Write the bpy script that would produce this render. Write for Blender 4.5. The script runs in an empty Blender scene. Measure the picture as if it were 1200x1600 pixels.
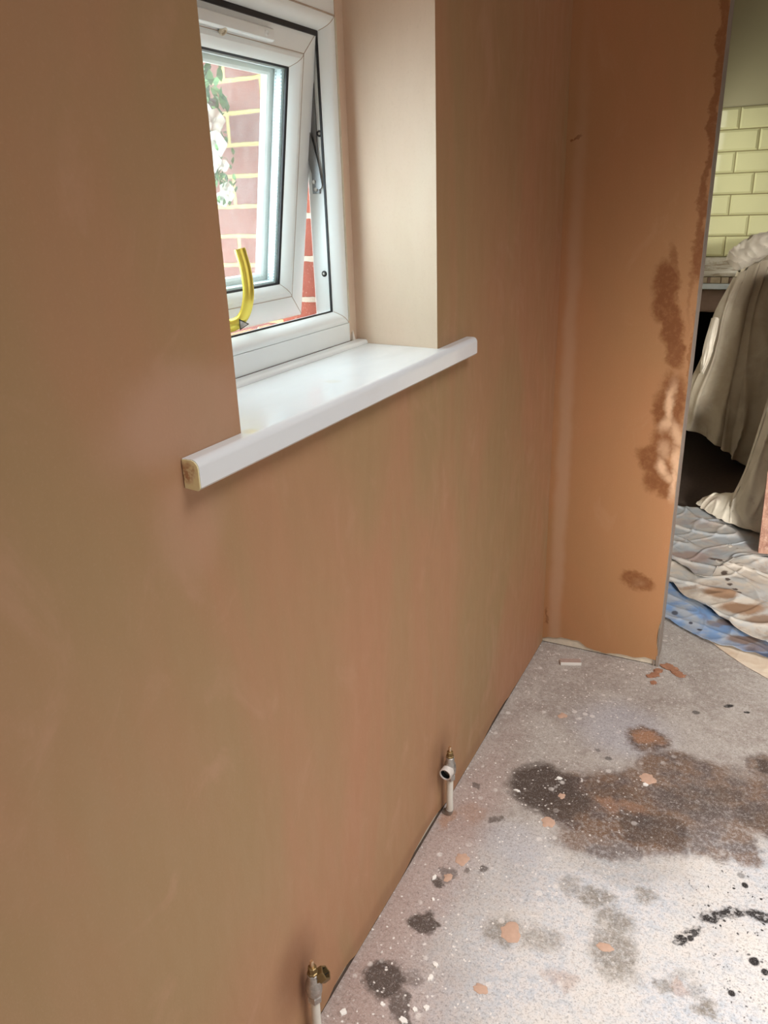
import bpy, bmesh, math, random
from mathutils import Vector, Matrix, noise
random.seed(7)
R = math.radians
SC = bpy.context.scene
COL = SC.collection

# ------------------------------------------------------------------ camera
cam_d = bpy.data.cameras.new('camera'); cam = bpy.data.objects.new('camera', cam_d); COL.objects.link(cam)
yaw, pitch, roll = R(27.5198), R(21.4973), R(-1.9865)
fwd = Vector((-math.sin(yaw)*math.cos(pitch), math.cos(yaw)*math.cos(pitch), -math.sin(pitch)))
r0 = Vector((math.cos(yaw), math.sin(yaw), 0)); u0 = r0.cross(fwd)
rr = math.cos(roll)*r0 + math.sin(roll)*u0; uu = -math.sin(roll)*r0 + math.cos(roll)*u0
m = Matrix((rr, uu, -fwd)).transposed().to_4x4(); m.translation = Vector((0.5482, 0, 1.28))
cam.matrix_world = m
cam_d.sensor_fit = 'VERTICAL'; cam_d.sensor_height = 36; cam_d.lens = 36*1219.64/1600
cam_d.clip_start = .02; cam_d.clip_end = 100
SC.camera = cam

# ------------------------------------------------------------------ light
SC.view_settings.view_transform = 'Standard'; SC.view_settings.look = 'None'
SC.view_settings.gamma = 1; SC.view_settings.use_curve_mapping = False
SC.view_settings.exposure = 0.0
w = bpy.data.worlds.new('sky'); SC.world = w; w.use_nodes = True
bg = w.node_tree.nodes['Background']; bg.inputs[0].default_value = (.80, .92, 1.0, 1); bg.inputs[1].default_value = 9.0

def area(name, loc, target, sx, sy, power, col, spread=180):
    l = bpy.data.lights.new(name, 'AREA'); l.shape = 'RECTANGLE'; l.size = sx; l.size_y = sy
    l.energy = power; l.color = col; l.spread = R(spread)
    o = bpy.data.objects.new(name, l); COL.objects.link(o); o.location = loc
    o.rotation_euler = (Vector(target)-Vector(loc)).to_track_quat('-Z', 'Y').to_euler()
    return o
area('patio_daylight', (2.85, .2, 1.0), (0, .7, .2), 2.2, 1.8, 15, (1.0, .98, .95))
area('overhead_fill', (1.35, .85, 2.39), (1.25, .95, 0), 1.2, 1.4, 40, (.97, .98, 1.0), 96)  # added overhead fill to brighten floor and lower walls
area('canvas_fill', (2.6, -1.6, 1.5), (.70, 3.15, .25), .7, .9, 15, (1.0, .98, .95), 24)  # added narrow fill aimed at the heaped canvas
area('rear_fill', (.9, -1.5, 1.35), (.5, 2, 0), 1.6, 1.6, 5.0, (1.0, .97, .93))  # added generic fill from behind, mainly for the stub
area('kitchen_daylight', (.02, 4.33, 1.36), (1.2, 4.5, 1.30), .45, .7, 3.6, (1.0, .99, .90))

# ------------------------------------------------------------------ node helpers
class NT:
    def __init__(s, name):
        s.m = bpy.data.materials.new(name); s.m.use_nodes = True
        s.t = s.m.node_tree; s.n = s.t.nodes; s.L = s.t.links
        s.b = s.n['Principled BSDF']; s.out = s.n['Material Output']
        s.pos = s.n.new('ShaderNodeNewGeometry').outputs['Position']
    def put(s, inp, v):
        if isinstance(v, bpy.types.NodeSocket): s.L.new(v, inp)
        elif isinstance(v, (tuple, list)):
            inp.default_value = tuple(v) + ((1,) if len(v) == 3 and inp.type == 'RGBA' else ())
        else: inp.default_value = v
    def math(s, op, a, b=0.0, c=None):
        n = s.n.new('ShaderNodeMath'); n.operation = op
        s.put(n.inputs[0], a); s.put(n.inputs[1], b)
        if c is not None: s.put(n.inputs[2], c)
        return n.outputs[0]
    def vmath(s, op, a, b=(0, 0, 0)):
        n = s.n.new('ShaderNodeVectorMath'); n.operation = op
        s.put(n.inputs[0], a); s.put(n.inputs[1], b)
        return n.outputs['Value'] if op in ('LENGTH', 'DOT_PRODUCT') else n.outputs[0]
    def mul(s, v, k):
        return s.vmath('MULTIPLY', v, k if isinstance(k, tuple) else (k, k, k))
    def noise(s, vec, scale, detail=4, rough=.55, col=False, dist=0):
        n = s.n.new('ShaderNodeTexNoise'); s.L.new(vec, n.inputs['Vector'])
        n.inputs['Scale'].default_value = scale; n.inputs['Detail'].default_value = detail
        n.inputs['Roughness'].default_value = rough; n.inputs['Distortion'].default_value = dist
        return n.outputs['Color'] if col else n.outputs['Fac']
    def vor(s, vec, scale, feat='F1'):
        n = s.n.new('ShaderNodeTexVoronoi'); n.feature = feat; s.L.new(vec, n.inputs['Vector'])
        n.inputs['Scale'].default_value = scale
        return n
    def ramp(s, v, lo, hi, a=0.0, b=1.0):
        n = s.n.new('ShaderNodeMapRange'); n.interpolation_type = 'SMOOTHSTEP'
        s.put(n.inputs['Value'], v)
        for k, x in zip(('From Min', 'From Max', 'To Min', 'To Max'), (lo, hi, a, b)): s.put(n.inputs[k], x)
        return n.outputs['Result']
    def mix(s, f, a, b, mode='MIX'):
        n = s.n.new('ShaderNodeMix'); n.data_type = 'RGBA'; n.blend_type = mode
        s.put(n.inputs[0], f); s.put(n.inputs[6], a); s.put(n.inputs[7], b)
        return n.outputs[2]
    def bump(s, h, st=.3, d=.002):
        n = s.n.new('ShaderNodeBump'); s.put(n.inputs['Height'], h)
        n.inputs['Strength'].default_value = st; n.inputs['Distance'].default_value = d
        s.L.new(n.outputs[0], s.b.inputs['Normal'])
    def swz(s, vec, a, b):
        x = s.n.new('ShaderNodeSeparateXYZ'); s.L.new(vec, x.inputs[0])
        c = s.n.new('ShaderNodeCombineXYZ'); s.L.new(x.outputs[a], c.inputs[0]); s.L.new(x.outputs[b], c.inputs[1])
        return c.outputs[0]
    def axis(s, vec, a):
        x = s.n.new('ShaderNodeSeparateXYZ'); s.L.new(vec, x.inputs[0]); return x.outputs[a]
    def warp(s, vec, amp, scale, detail=3):
        d = s.vmath('SUBTRACT', s.noise(vec, scale, detail, .6, True), (.5, .5, .5))
        return s.vmath('ADD', vec, s.mul(d, amp))
    def blobs(s, vec, lst, soft=.25):
        """mask from (cx, cy, rx, ry, rot_deg, strength) ellipses"""
        acc = None
        for (cx, cy, rx, ry, rot, st) in lst:
            m = s.n.new('ShaderNodeMapping'); m.vector_type = 'TEXTURE'; s.L.new(vec, m.inputs[0])
            m.inputs['Location'].default_value = (cx, cy, 0); m.inputs['Rotation'].default_value = (0, 0, R(rot))
            m.inputs['Scale'].default_value = (rx, ry, 1)
            d = s.vmath('LENGTH', m.outputs[0])
            v = s.ramp(d, 1+soft, 1-soft, 0.0, st)
            acc = v if acc is None else s.math('MAXIMUM', acc, v)
        return acc
    def set(s, color=None, rough=None, metal=None, spec=None, **k):
        if color is not None: s.put(s.b.inputs['Base Color'], color)
        if rough is not None: s.put(s.b.inputs['Roughness'], rough)
        if metal is not None: s.b.inputs['Metallic'].default_value = metal
        if spec is not None: s.b.inputs['Specular IOR Level'].default_value = spec
        return s.m

def simple(name, col, rough=.5, metal=0, var=.12, scale=30, spec=.5, bump=0):
    t = NT(name); n = t.noise(t.pos, scale, 4)
    c = t.mix(n, tuple(x*(1-var) for x in col), tuple(min(1, x*(1+var)) for x in col))
    if bump: t.bump(n, bump, .002)
    return t.set(c, rough, metal, spec)

# ------------------------------------------------------------------ materials
def plaster(name, stub=False, lit_or_dry=0):
    t = NT(name)
    ax = (0, 2) if stub else (1, 2)
    p = t.pos
    st = t.mul(p, (2.2, 2.2, .55))
    a = t.noise(t.mul(p, (1.5, 1.5, .6)), 2.0, 4, .55, dist=.8)
    fine = t.noise(t.mul(t.warp(p, .05, 6), (9, 9, 2.2)), 3.0, 5, .65)
    grain = t.noise(p, 260, 3, .6)
    pink = (.435, .222, .120); olive = (.370, .235, .115); pale = (.50, .29, .18)
    if stub: pink = (.46, .215, .095); olive = (.41, .215, .092); pale = (.50, .28, .15)
    if lit_or_dry: pink = (.72, .54, .41); olive = (.69, .55, .41); pale = (.76, .60, .47)
    c = t.mix(t.ramp(a, .30, .70), pink, olive)
    sw = t.noise(t.mul(t.swz(p, ax[0], ax[1]), (1.6, .9, 1)), 3.2, 5, .62, dist=2.2)
    c = t.mix(t.ramp(sw, .54, .72, 0, .38), c, pale)
    c = t.mix(t.ramp(fine, .35, .7, 0, .05), c, (.30, .17, .09))
    c = t.mix(t.ramp(grain, .5, .8, 0, .14), c, (.52, .34, .22))
    if stub:
        v = t.swz(p, 0, 2)
        wv = t.warp(t.warp(v, .055, 14, 4), .012, 120, 2)
        wet = t.blobs(wv, [(.262, 1.075, .034, .05, 0, 1), (.282, 1.10, .012, .07, 10, .7), (.262, 1.03, .032, .05, 0, 1),
                           (.285, .985, .026, .075, 12, 1), (.302, .915, .022, .045, 10, .95),
                           (.303, .77, .037, .085, 0, 1), (.30, .68, .036, .05, 0, .9), (.272, .625, .042, .035, -20, .95),
                           (.30, .578, .04, .045, -35, .95), (.325, .55, .02, .04, -30, .9),
                           (.262, .262, .046, .026, -12, .9), (.027, 1.4226, .014, .005, 20, .9), (.01, 1.415, .006, .004, 0, .9),
                           (.334, 1.55, .010, .5, -1, .8), (.335, 1.15, .012, .06, 0, .9), (.339, .88, .006, .12, 0, .55), (.013, .10, .004, .02, 10, .7), (.012, .075, .006, .012, 0, .7)], .3)
        wv2 = t.warp(t.warp(v, .035, 18, 3), .010, 60, 3)
        lit_or_dry = t.blobs(wv2, [(.303, .775, .011, .055, -4, 1), (.298, .725, .016, .018, 0, .85), (.327, .70, .013, .035, 25, .8),
                            (.300, .655, .015, .024, 0, .55), (.336, .625, .012, .04, 10, 1), (.333, .57, .010, .045, 0, 1),
                            (.300, .605, .012, .028, 25, 1), (.318, .578, .013, .014, -40, .8),
                            (.27, .258, .018, .010, 0, .12)], .75)
        edge = t.noise(p, 90, 3, .7)
        wm = t.math('MULTIPLY', wet, t.ramp(edge, .25, .6, .7, 1))
        c = t.mix(wm, c, (.215, .078, .022))
        c = t.mix(lit_or_dry, c, (.72, .46, .28))
        lite = t.blobs(t.warp(v, .03, 8, 3), [(.035, .5, .018, .9, 0, .5)], .6)
        c = t.mix(lite, c, (.56, .36, .23))
    else:
        v = t.swz(p, 1, 2)
        lt = t.blobs(t.warp(v, .06, 9, 4), [(.62, 1.08, .11, .05, 0, .55), (.60, .96, .05, .06, 0, .3)], .5)
        c = t.mix(lt, c, (.52, .32, .22))
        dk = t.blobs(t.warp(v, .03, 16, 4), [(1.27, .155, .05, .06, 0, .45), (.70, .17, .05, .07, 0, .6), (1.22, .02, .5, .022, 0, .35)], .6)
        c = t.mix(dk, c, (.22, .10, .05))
    t.bump(t.math('ADD', t.math('MULTIPLY', fine, .3), t.math('MULTIPLY', grain, .5)), .10, .003)
    return t.set(c, t.ramp(fine, .3, .7, .5, .66), 0, .35)

M = {}
M['plaster'] = plaster('wall_plaster'); M['plaster_lit'] = plaster('lit_reveal_plaster', lit_or_dry=1); M['plaster_stub'] = plaster('partition_plaster', True)  # reveal plaster is paler: window light put into its colour
M['board'] = simple('plasterboard_cream', (.66, .58, .45), .9, var=.2, scale=60, bump=.3)
M['board_grey'] = simple('grey_backing', (.60, .54, .44), .95, var=.3, scale=50, bump=.3)
M['foot_shadow'] = simple('foot_shadow_dark', (.07, .045, .03), .9, var=.5, scale=70)
M['bead'] = simple('grey_edge_bead', (.27, .22, .18), .6, var=.25, scale=40)
M['upvc'] = simple('white_upvc', (.86, .90, .89), .28, var=.03, scale=6)
M['upvc_line'] = simple('upvc_grime', (.42, .33, .25), .6, var=.3, scale=50)
M['rubber'] = simple('black_rubber', (.012, .012, .014), .5)
M['steel'] = simple('stay_steel', (.22, .22, .22), .35, .9, var=.2, scale=60)
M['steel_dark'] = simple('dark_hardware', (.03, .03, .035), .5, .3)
M['gold'] = simple('gold_handle', (.90, .74, .13), .24, .62, var=.02)
M['chrome'] = simple('worn_chrome', (.50, .48, .45), .38, .85, var=.55, scale=160, bump=.5)
M['rim'] = simple('limescaled_rim', (.72, .66, .60), .5, .2, var=.2, scale=200)
M['brass'] = simple('tarnished_brass', (.26, .18, .08), .45, .8, var=.3, scale=150)
M['brass_tip'] = simple('cut_brass_tip', (.85, .66, .45), .3, 1.0)
M['pipe'] = simple('painted_pipe', (.74, .71, .62), .45, var=.12, scale=60, bump=.1)
M['pipe_grey'] = simple('bare_pipe', (.33, .29, .25), .5, .3, var=.3, scale=90)
M['bore'] = simple('valve_bore', (.035, .05, .055), .35, .6)
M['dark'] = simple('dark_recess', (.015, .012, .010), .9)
M['ceiling'] = simple('ceiling_plaster', (.36, .24, .16), .9)
M['plain_wall'] = simple('room_plaster', (.42, .27, .17), .9)
M['kitchen_paint'] = simple('grey_green_paint', (.40, .37, .22), .6, var=.06, scale=4)
M['grout'] = simple('olive_grout', (.25, .22, .10), .9)
M['tile'] = simple('cream_glazed_tile', (.66, .65, .37), .08, var=.05, scale=5)
M['hardboard'] = simple('brown_hardboard', (.30, .20, .15), .8, var=.3, scale=14)
M['strip'] = simple('pale_blue_strip', (.62, .68, .70), .4)
M['ground'] = simple('outside_paving', (.45, .43, .40), .9, var=.2, scale=8)
M['leaf'] = simple('petunia_leaf', (.10, .24, .06), .5, var=.3, scale=40)
M['petal'] = simple('white_petal', (.52, .54, .47), .6, var=.05)
M['petal_eye'] = simple('petal_throat', (.55, .55, .18), .6)
M['basket'] = simple('basket_liner', (.12, .09, .05), .9, bump=.5)
M['splat'] = simple('pink_plaster_splat', (.54, .35, .25), .8, var=.15, scale=120, bump=.3)
M['lump'] = simple('terracotta_lump', (.36, .17, .095), .85, var=.35, scale=90, bump=.5)
M['chip'] = simple('white_chip', (.86, .82, .75), .7, var=.08)
M['stained_top'] = simple('stained_plastic', (.40, .29, .24), .8, var=.25, scale=120)

def sill_mat():
    t = NT('gloss_white_sill')
    n = t.noise(t.mul(t.pos, (1, .35, 1)), 22, 4, .6)
    c = t.mix(t.ramp(n, .5, .75, 0, .35), (.80, .83, .84), (.74, .74, .73))
    blot = t.blobs(t.warp(t.swz(t.pos, 0, 1), .01, 40), [(.006, .71, .009, .010, 0, .6), (-.04, .98, .012, .010, 0, .25)], .6)
    c = t.mix(blot, c, (.72, .62, .42))
    return t.set(c, t.ramp(n, .3, .7, .12, .24), 0, .5)
M['sill'] = sill_mat()
def mdf():
    t = NT('raw_mdf_end'); n = t.noise(t.pos, 70, 4, .65, dist=.8); sc = t.noise(t.mul(t.pos, (1, 1, 1)), 220, 3)
    # brown smear towards the wall side and top
    g = t.blobs(t.warp(t.swz(t.pos, 0, 2), .012, 90, 3), [(.004, 1.024, .012, .011, 20, 1), (.016, 1.028, .002, .004, 0, .7)], .5)
    c = t.mix(n, (.90, .76, .34), (.92, .86, .60)); c = t.mix(t.math('MULTIPLY', g, t.ramp(sc, .35, .6, .3, .95)), c, (.50, .26, .13))
    t.bump(sc, .4, .001); return t.set(c, .85)
M['mdf'] = mdf()

def brick(name, rot, c1, c2, mortar, off):
    t = NT(name)
    v = t.swz(t.pos, rot, 2) if rot != 'top' else t.swz(t.pos, 1, 0)
    v = t.vmath('ADD', v, (off[0], off[1], 0))
    v = t.warp(v, .006, 40, 3)
    b = t.n.new('ShaderNodeTexBrick'); t.L.new(v, b.inputs['Vector'])
    b.offset = .5; b.inputs['Scale'].default_value = 1
    b.inputs['Brick Width'].default_value = .225; b.inputs['Row Height'].default_value = .075
    b.inputs['Mortar Size'].default_value = .0055; b.inputs['Mortar Smooth'].default_value = .2
    b.inputs['Color1'].default_value = (*c1, 1); b.inputs['Color2'].default_value = (*c2, 1); b.inputs['Mortar'].default_value = (*mortar, 1)
    n = t.noise(t.pos, 45, 5, .7)
    c = t.mix(t.ramp(n, .35, .7, 0, .45), b.outputs['Color'], tuple(x*.55 for x in c1))
    c = t.mix(t.ramp(b.outputs['Fac'], 0, 1, 0, 1), c, mortar)
    c = t.mix(t.ramp(t.noise(t.pos, 260, 2), .6, .8, 0, .3), c, (.7, .6, .5))
    t.bump(t.math('SUBTRACT', t.math('MULTIPLY', n, .4), b.outputs['Fac']), .6, .006)
    return t.set(c, .9)
# courses measured off the photo: bed joint at z=1.587, joints at x=-.717
M['brick'] = brick('red_brick_yellow_mortar', 0, (.27, .11, .08), (.19, .085, .075), (.46, .385, .15), (.717+.225*10, -1.587+.075*30))
M['brick_reveal'] = brick('orange_red_brick', 0, (.30, .085, .05), (.23, .06, .04), (.42, .37, .29), (.3, -1.34+.075*20))
M['brick_sill'] = brick('orange_brick_sill', 'top', (.55, .19, .08), (.46, .16, .08), (.55, .46, .24), (.1, .05+1))

def glass():
    t = NT('dusty_window_glass')
    tr = t.n.new('ShaderNodeBsdfTransparent'); gl = t.n.new('ShaderNodeBsdfGlossy'); df = t.n.new('ShaderNodeBsdfTranslucent')
    gl.inputs['Roughness'].default_value = .02
    df.inputs['Color'].default_value = (.62, .64, .62, 1); tr.inputs['Color'].default_value = (.96, .985, .97, 1)
    lw = t.n.new('ShaderNodeLayerWeight'); lw.inputs['Blend'].default_value = .12
    m1 = t.n.new('ShaderNodeMixShader'); t.L.new(t.math('MULTIPLY', lw.outputs['Facing'], .25), m1.inputs[0]); t.L.new(tr.outputs[0], m1.inputs[1]); t.L.new(gl.outputs[0], m1.inputs[2])
    dust = t.ramp(t.noise(t.mul(t.pos, (1, 1, .6)), 30, 5, .7), .35, .75, .035, .085)
    m2 = t.n.new('ShaderNodeMixShader'); t.L.new(dust, m2.inputs[0]); t.L.new(m1.outputs[0], m2.inputs[1]); t.L.new(df.outputs[0], m2.inputs[2])
    t.L.new(m2.outputs[0], t.out.inputs[0]); return t.m
M['glass'] = glass()
def spacer():
    t = NT('perforated_spacer')
    z = t.axis(t.pos, 2); k = t.math('FRACT', t.math('MULTIPLY', z, 200))
    d = t.math('LESS_THAN', t.math('ABSOLUTE', t.math('SUBTRACT', k, .5)), .22)
    x = t.math('FRACT', t.math('MULTIPLY', t.math('ADD', t.axis(t.pos, 0), t.math('MULTIPLY', z, -.1495)), 95))
    d2 = t.math('LESS_THAN', t.math('ABSOLUTE', t.math('SUBTRACT', x, .5)), .10)
    c = t.mix(t.math('MULTIPLY', d, d2), (.74, .84, .86), (.25, .38, .42))
    return t.set(c, .45, .1)
M['spacer'] = spacer()

def floor_mat():
    t = NT('dusty_concrete'); p = t.pos; v = t.swz(p, 0, 1)
    n1 = t.noise(p, 7, 6, .65, dist=.5); n2 = t.noise(p, 60, 5, .7); n3 = t.noise(p, 320, 3, .7)
    c = t.mix(t.ramp(n1, .3, .7), (.33, .275, .235), (.46, .41, .36))
    c = t.mix(t.ramp(n2, .45, .68, 0, .6), c, (.56, .51, .46)); c = t.mix(t.ramp(n2, .45, .28, 0, .45), c, (.24, .20, .165))
    n4 = t.noise(p, 150, 4, .75)
    # pinkish plaster dust along the wall foot
    pk = t.blobs(t.warp(v, .09, 9, 4), [(.05, 1.05, .07, .5, 0, .6), (.10, .78, .09, .16, 0, .6)], .6)
    c = t.mix(pk, c, (.40, .26, .22))
    # pale dusted area in front, with daylight falloff put into its colour
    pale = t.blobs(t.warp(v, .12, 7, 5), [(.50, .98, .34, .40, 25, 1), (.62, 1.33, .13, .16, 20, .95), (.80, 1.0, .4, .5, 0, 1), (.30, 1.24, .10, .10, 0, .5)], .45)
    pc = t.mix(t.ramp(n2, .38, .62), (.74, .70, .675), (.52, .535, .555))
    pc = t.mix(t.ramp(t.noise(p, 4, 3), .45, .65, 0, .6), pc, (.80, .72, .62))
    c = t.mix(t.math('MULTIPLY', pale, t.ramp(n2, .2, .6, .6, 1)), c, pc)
    blu = t.blobs(t.warp(v, .1, 8, 4), [(.30, 1.75, .11, .10, 0, .45), (.17, 1.26, .06, .05, 0, .3)], .6)
    c = t.mix(blu, c, (.45, .45, .50))
    # damp stains
    w1 = t.warp(t.warp(t.warp(v, .07, 8, 4), .035, 32, 4), .012, 110, 3)
    brown = t.blobs(w1, [(.273, 1.438, .09, .10, 25, 1), (.347, 1.461, .12, .12, 25, 1), (.421, 1.431, .09, .09, 25, 1), (.366, 1.365, .13, .06, 25, .85), (.40, 1.53, .12, .08, 20, .95),
        (.445, 1.648, .085, .065, 5, .95), (.371, 1.733, .048, .045, 24, 1), (.516, 1.655, .06, .05, 25, .9), (.502, 1.533, .13, .09, 25, .9), (.48, 1.60, .10, .08, 0, .85),
        (.588, 1.59, .09, .10, 25, .9), (.665, 1.60, .09, .11, 25, .95), (.54, 1.45, .055, .06, 25, .85), (.61, 1.46, .035, .05, 25, .9), (.64, 1.74, .045, .05, 25, .85), (.58, 1.68, .05, .04, 0, .6)], .22)
    dk = t.blobs(w1, [(.186, 1.456, .075, .085, 25, 1), (.235, 1.42, .07, .055, 25, .9), (.155, 1.50, .04, .04, 0, .65), (.23, 1.50, .03, .03, 0, .7), (.41, 1.42, .045, .05, 25, .7), (.655, 1.745, .03, .03, 0, .9),
        (.56, 1.60, .05, .03, 25, .5), (.085, 1.002, .022, .026, 25, .95), (.07, .856, .036, .036, 25, .95), (.115, .825, .018, .032, 26, .8), (.105, .875, .03, .015, 26, .5), (.46, 1.43, .045, .05, 20, .55), (.33, 1.50, .06, .03, 20, .4), (.50, 1.55, .07, .05, 10, .4), (.64, 1.56, .05, .04, 10, .5),
        (.138, 1.167, .014, .013, 25, .8), (.12, 1.309, .012, .012, 25, .7), (.041, 1.39, .009, .010, 25, .7), (.064, 1.092, .014, .018, 25, .9), (.078, 1.12, .016, .02, 25, .6), (.115, 1.14, .009, .008, 0, .6)], .25)
    olive = t.blobs(w1, [(.363, 1.198, .03, .026, 25, .8), (.308, 1.20, .025, .026, 25, .55), (.45, 1.247, .022, .020, 25, .75), (.42, 1.085, .042, .055, 25, .75), (.413, 1.155, .03, .035, 25, .75),
        (.293, 1.062, .035, .028, 25, .55), (.225, 1.05, .04, .028, 25, .7), (.584, 1.048, .02, .022, 25, .85), (.503, 1.075, .012, .013, 25, .7), (.53, 1.09, .03, .012, 25, .35), (.56, 1.075, .014, .012, 0, .4), (.39, 1.29, .10, .04, 15, .3)], .4)
    sp = t.noise(p, 90, 5, .8)
    sm = t.ramp(sp, .36, .56, .42, 1)
    c = t.mix(t.math('MULTIPLY', olive, sm), c, (.20, .165, .12))
    bc = t.mix(t.ramp(t.noise(p, 14, 4), .42, .6), (.17, .095, .055), (.105, .07, .058))
    c = t.mix(t.math('MULTIPLY', brown, t.ramp(sp, .38, .54, .50, 1)), c, bc)
    c = t.mix(t.math('MULTIPLY', dk, t.ramp(sp, .30, .5, .6, .98)), c, (.062, .042, .032))
    org = t.blobs(w1, [(.372, 1.74, .03, .024, 0, .8), (.335, 1.455, .02, .03, 20, .5), (.38, 1.47, .03, .02, 0, .4), (.35, .99, .03, .02, 0, .35), (.53, 1.07, .02, .012, 0, .4), (.02, 1.27, .015, .03, 0, .6), (.06, 1.30, .03, .03, 0, .3)], .4)
    c = t.mix(org, c, (.38, .19, .10))
    c = t.mix(t.ramp(n4, .50, .36, 0, .34), c, (.10, .075, .06)); c = t.mix(t.ramp(n4, .56, .68, 0, .26), c, (.74, .72, .71))
    # black smear and tar freckles
    w2 = t.warp(v, .03, 40, 5)
    blk = t.blobs(t.warp(w2, .02, 120, 3), [(.528, 1.165, .009, .011, 0, 1), (.545, 1.195, .018, .010, 45, .95), (.572, 1.243, .025, .012, 38, 1), (.605, 1.27, .028, .012, 30, 1), (.65, 1.284, .026, .013, 10, 1), (.60, 1.255, .03, .005, 30, .8)], .35)
    w3 = t.warp(v, .006, 90, 3)
    blk = t.math('MULTIPLY', blk, t.ramp(t.noise(p, 75, 4, .7), .38, .50, .15, 1))
    dots = t.blobs(w3, [(.650, 1.176, .0085, .009, 0, 1), (.619, 1.094, .006, .006, 0, 1), (.668, 1.162, .006, .007, 0, 1), (.624, 1.349, .006, .007, 0, 1), (.542, 1.178, .006, .007, 0, 1),
                        (.615, 1.372, .008, .007, 0, .5), (.47, 1.9, .010, .008, 20, .7), (.545, 1.965, .014, .007, 40, 1), (.59, 1.955, .008, .006, 20, 1), (.30, 1.62, .008, .007, 0, .6), (.27, 1.64, .006, .005, 0, .5)], .25)
    vv = t.vor(t.warp(p, .01, 50, 3), 70); fr = t.ramp(vv.outputs['Distance'], .14, .24, 1, 0)
    fr = t.math('MULTIPLY', fr, t.ramp(t.noise(p, 26, 3), .46, .56))
    v5 = t.vor(t.warp(t.mul(p, (1, .6, 1)), .012, 60, 3), 150); fr = t.math('MAXIMUM', fr, t.math('MULTIPLY', t.ramp(v5.outputs['Distance'], .16, .26, 1, 0), t.ramp(t.noise(p, 40, 3), .52, .6)))
    fz = t.blobs(t.warp(v, .05, 10), [(.61, 1.28, .10, .11, 0, 1), (.64, 1.13, .08, .09, 0, .8), (.42, 2.05, .06, .05, 0, .5)], .4)
    blk = t.math('MAXIMUM', t.math('MAXIMUM', blk, dots), t.math('MULTIPLY', fr, fz))
    c = t.mix(t.math('MULTIPLY', blk, t.ramp(n3, .2, .5, .7, 1)), c, (.018, .014, .013))
    # white plaster flecks
    f1 = t.vor(t.warp(p, .01, 60), 75); fk = t.ramp(f1.outputs['Distance'], .10, .22, 1, 0)
    fk = t.math('MULTIPLY', fk, t.ramp(t.noise(p, 30, 4), .43, .53))
    f2 = t.vor(p, 28); fk2 = t.math('MULTIPLY', t.ramp(f2.outputs['Distance'], .14, .24, .6, 0), t.ramp(t.noise(p, 11, 3), .5, .58))
    fz2 = t.ramp(t.axis(p, 0), .55, .2, .25, 1)
    c = t.mix(t.math('MULTIPLY', t.math('MAXIMUM', fk, fk2), fz2), c, (.80, .74, .68))
    c = t.mix(t.ramp(n3, .56, .70, 0, .45), c, (.72, .68, .64)); c = t.mix(t.ramp(n3, .46, .34, 0, .5), c, (.15, .125, .11))
    # thin crack
    # floor turns dark brown from the kitchen onward
    kz = t.ramp(t.math('ADD', t.axis(p, 1), t.math('MULTIPLY', n1, .1)), 3.36, 3.44)
    c = t.mix(kz, c, t.mix(n2, (.03, .018, .012), (.075, .05, .035)))
    t.bump(t.math('ADD', n2, t.math('MULTIPLY', n3, .4)), .35, .004)
    return t.set(c, t.ramp(t.math('MAXIMUM', brown, dk), 0, 1, .85, .6), 0, .3)
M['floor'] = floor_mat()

def cloth(name, base, c2, stains, stain_col, amount=.5, scale=9, blotch=.5):
    t = NT(name); p = t.pos; v = t.swz(p, 0, 1)
    n = t.noise(p, scale, 5, .6, dist=.6); c = t.mix(t.ramp(n, .4, .62), base, c2)
    s2 = t.noise(t.vmath('ADD', p, (3, 1, 2)), scale*.8, 5, .65, dist=.4)
    c = t.mix(t.ramp(s2, .52, .62, 0, blotch), c, stain_col)
    if stains:
        b = t.blobs(t.warp(t.warp(v, .05, 12, 4), .015, 60), stains, .3); c = t.mix(b, c, stain_col)
    t.bump(t.noise(p, 500, 2), .15, .001)
    return t, c
t, c = cloth('canvas_dust_sheet', (.47, .41, .31), (.40, .34, .25), None, (.33, .26, .19), blotch=.35, scale=5)
M['canvas'] = t.set(c, .95, 0, .1)
t, c = cloth('pale_canvas', (.70, .64, .52), (.60, .54, .43), None, (.36, .25, .20), blotch=.45, scale=7)
M['canvas_pale'] = t.set(c, .95, 0, .1)
t, c = cloth('blue_polythene', (.19, .31, .52), (.40, .43, .47), [(.56, 2.33, .05, .025, 20, .9), (.50, 2.42, .03, .02, 20, .8), (.47, 2.40, .025, .02, 0, .6), (.61, 2.30, .05, .03, 20, .7)], (.19, .12, .085), blotch=.25, scale=11)
sp = t.blobs(t.swz(t.pos, 0, 1), [(.40, 2.37, .006, .006, 0, 1), (.43, 2.34, .008, .006, 0, 1), (.345, 2.42, .010, .014, 0, .9), (.62, 2.25, .05, .018, 20, .8)], .3)
c = t.mix(sp, c, (.06, .06, .08)); M['blue_sheet'] = t.set(c, .45, 0, .4)
t, c = cloth('stained_cotton_sheet', (.60, .53, .44), (.50, .49, .46), [(.47, 2.60, .06, .035, 20, .95), (.54, 2.52, .07, .035, 15, .95), (.60, 2.46, .05, .035, 10, .8), (.37, 2.60, .04, .012, 30, .5)], (.30, .175, .10), blotch=.35, scale=12)
ft = t.blobs(t.warp(t.warp(t.swz(t.pos, 0, 1), .022, 45, 4), .01, 140), [(.435, 2.82, .02, .007, 0, .9), (.465, 2.775, .010, .018, 0, .9), (.478, 2.725, .008, .013, 0, .9), (.49, 2.685, .008, .012, 0, .9), (.508, 2.65, .009, .010, 0, .9), (.52, 2.62, .010, .010, 0, .9)], .3)
c = t.mix(ft, c, (.07, .04, .028)); M['stained_sheet'] = t.set(c, .9, 0, .15)
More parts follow.
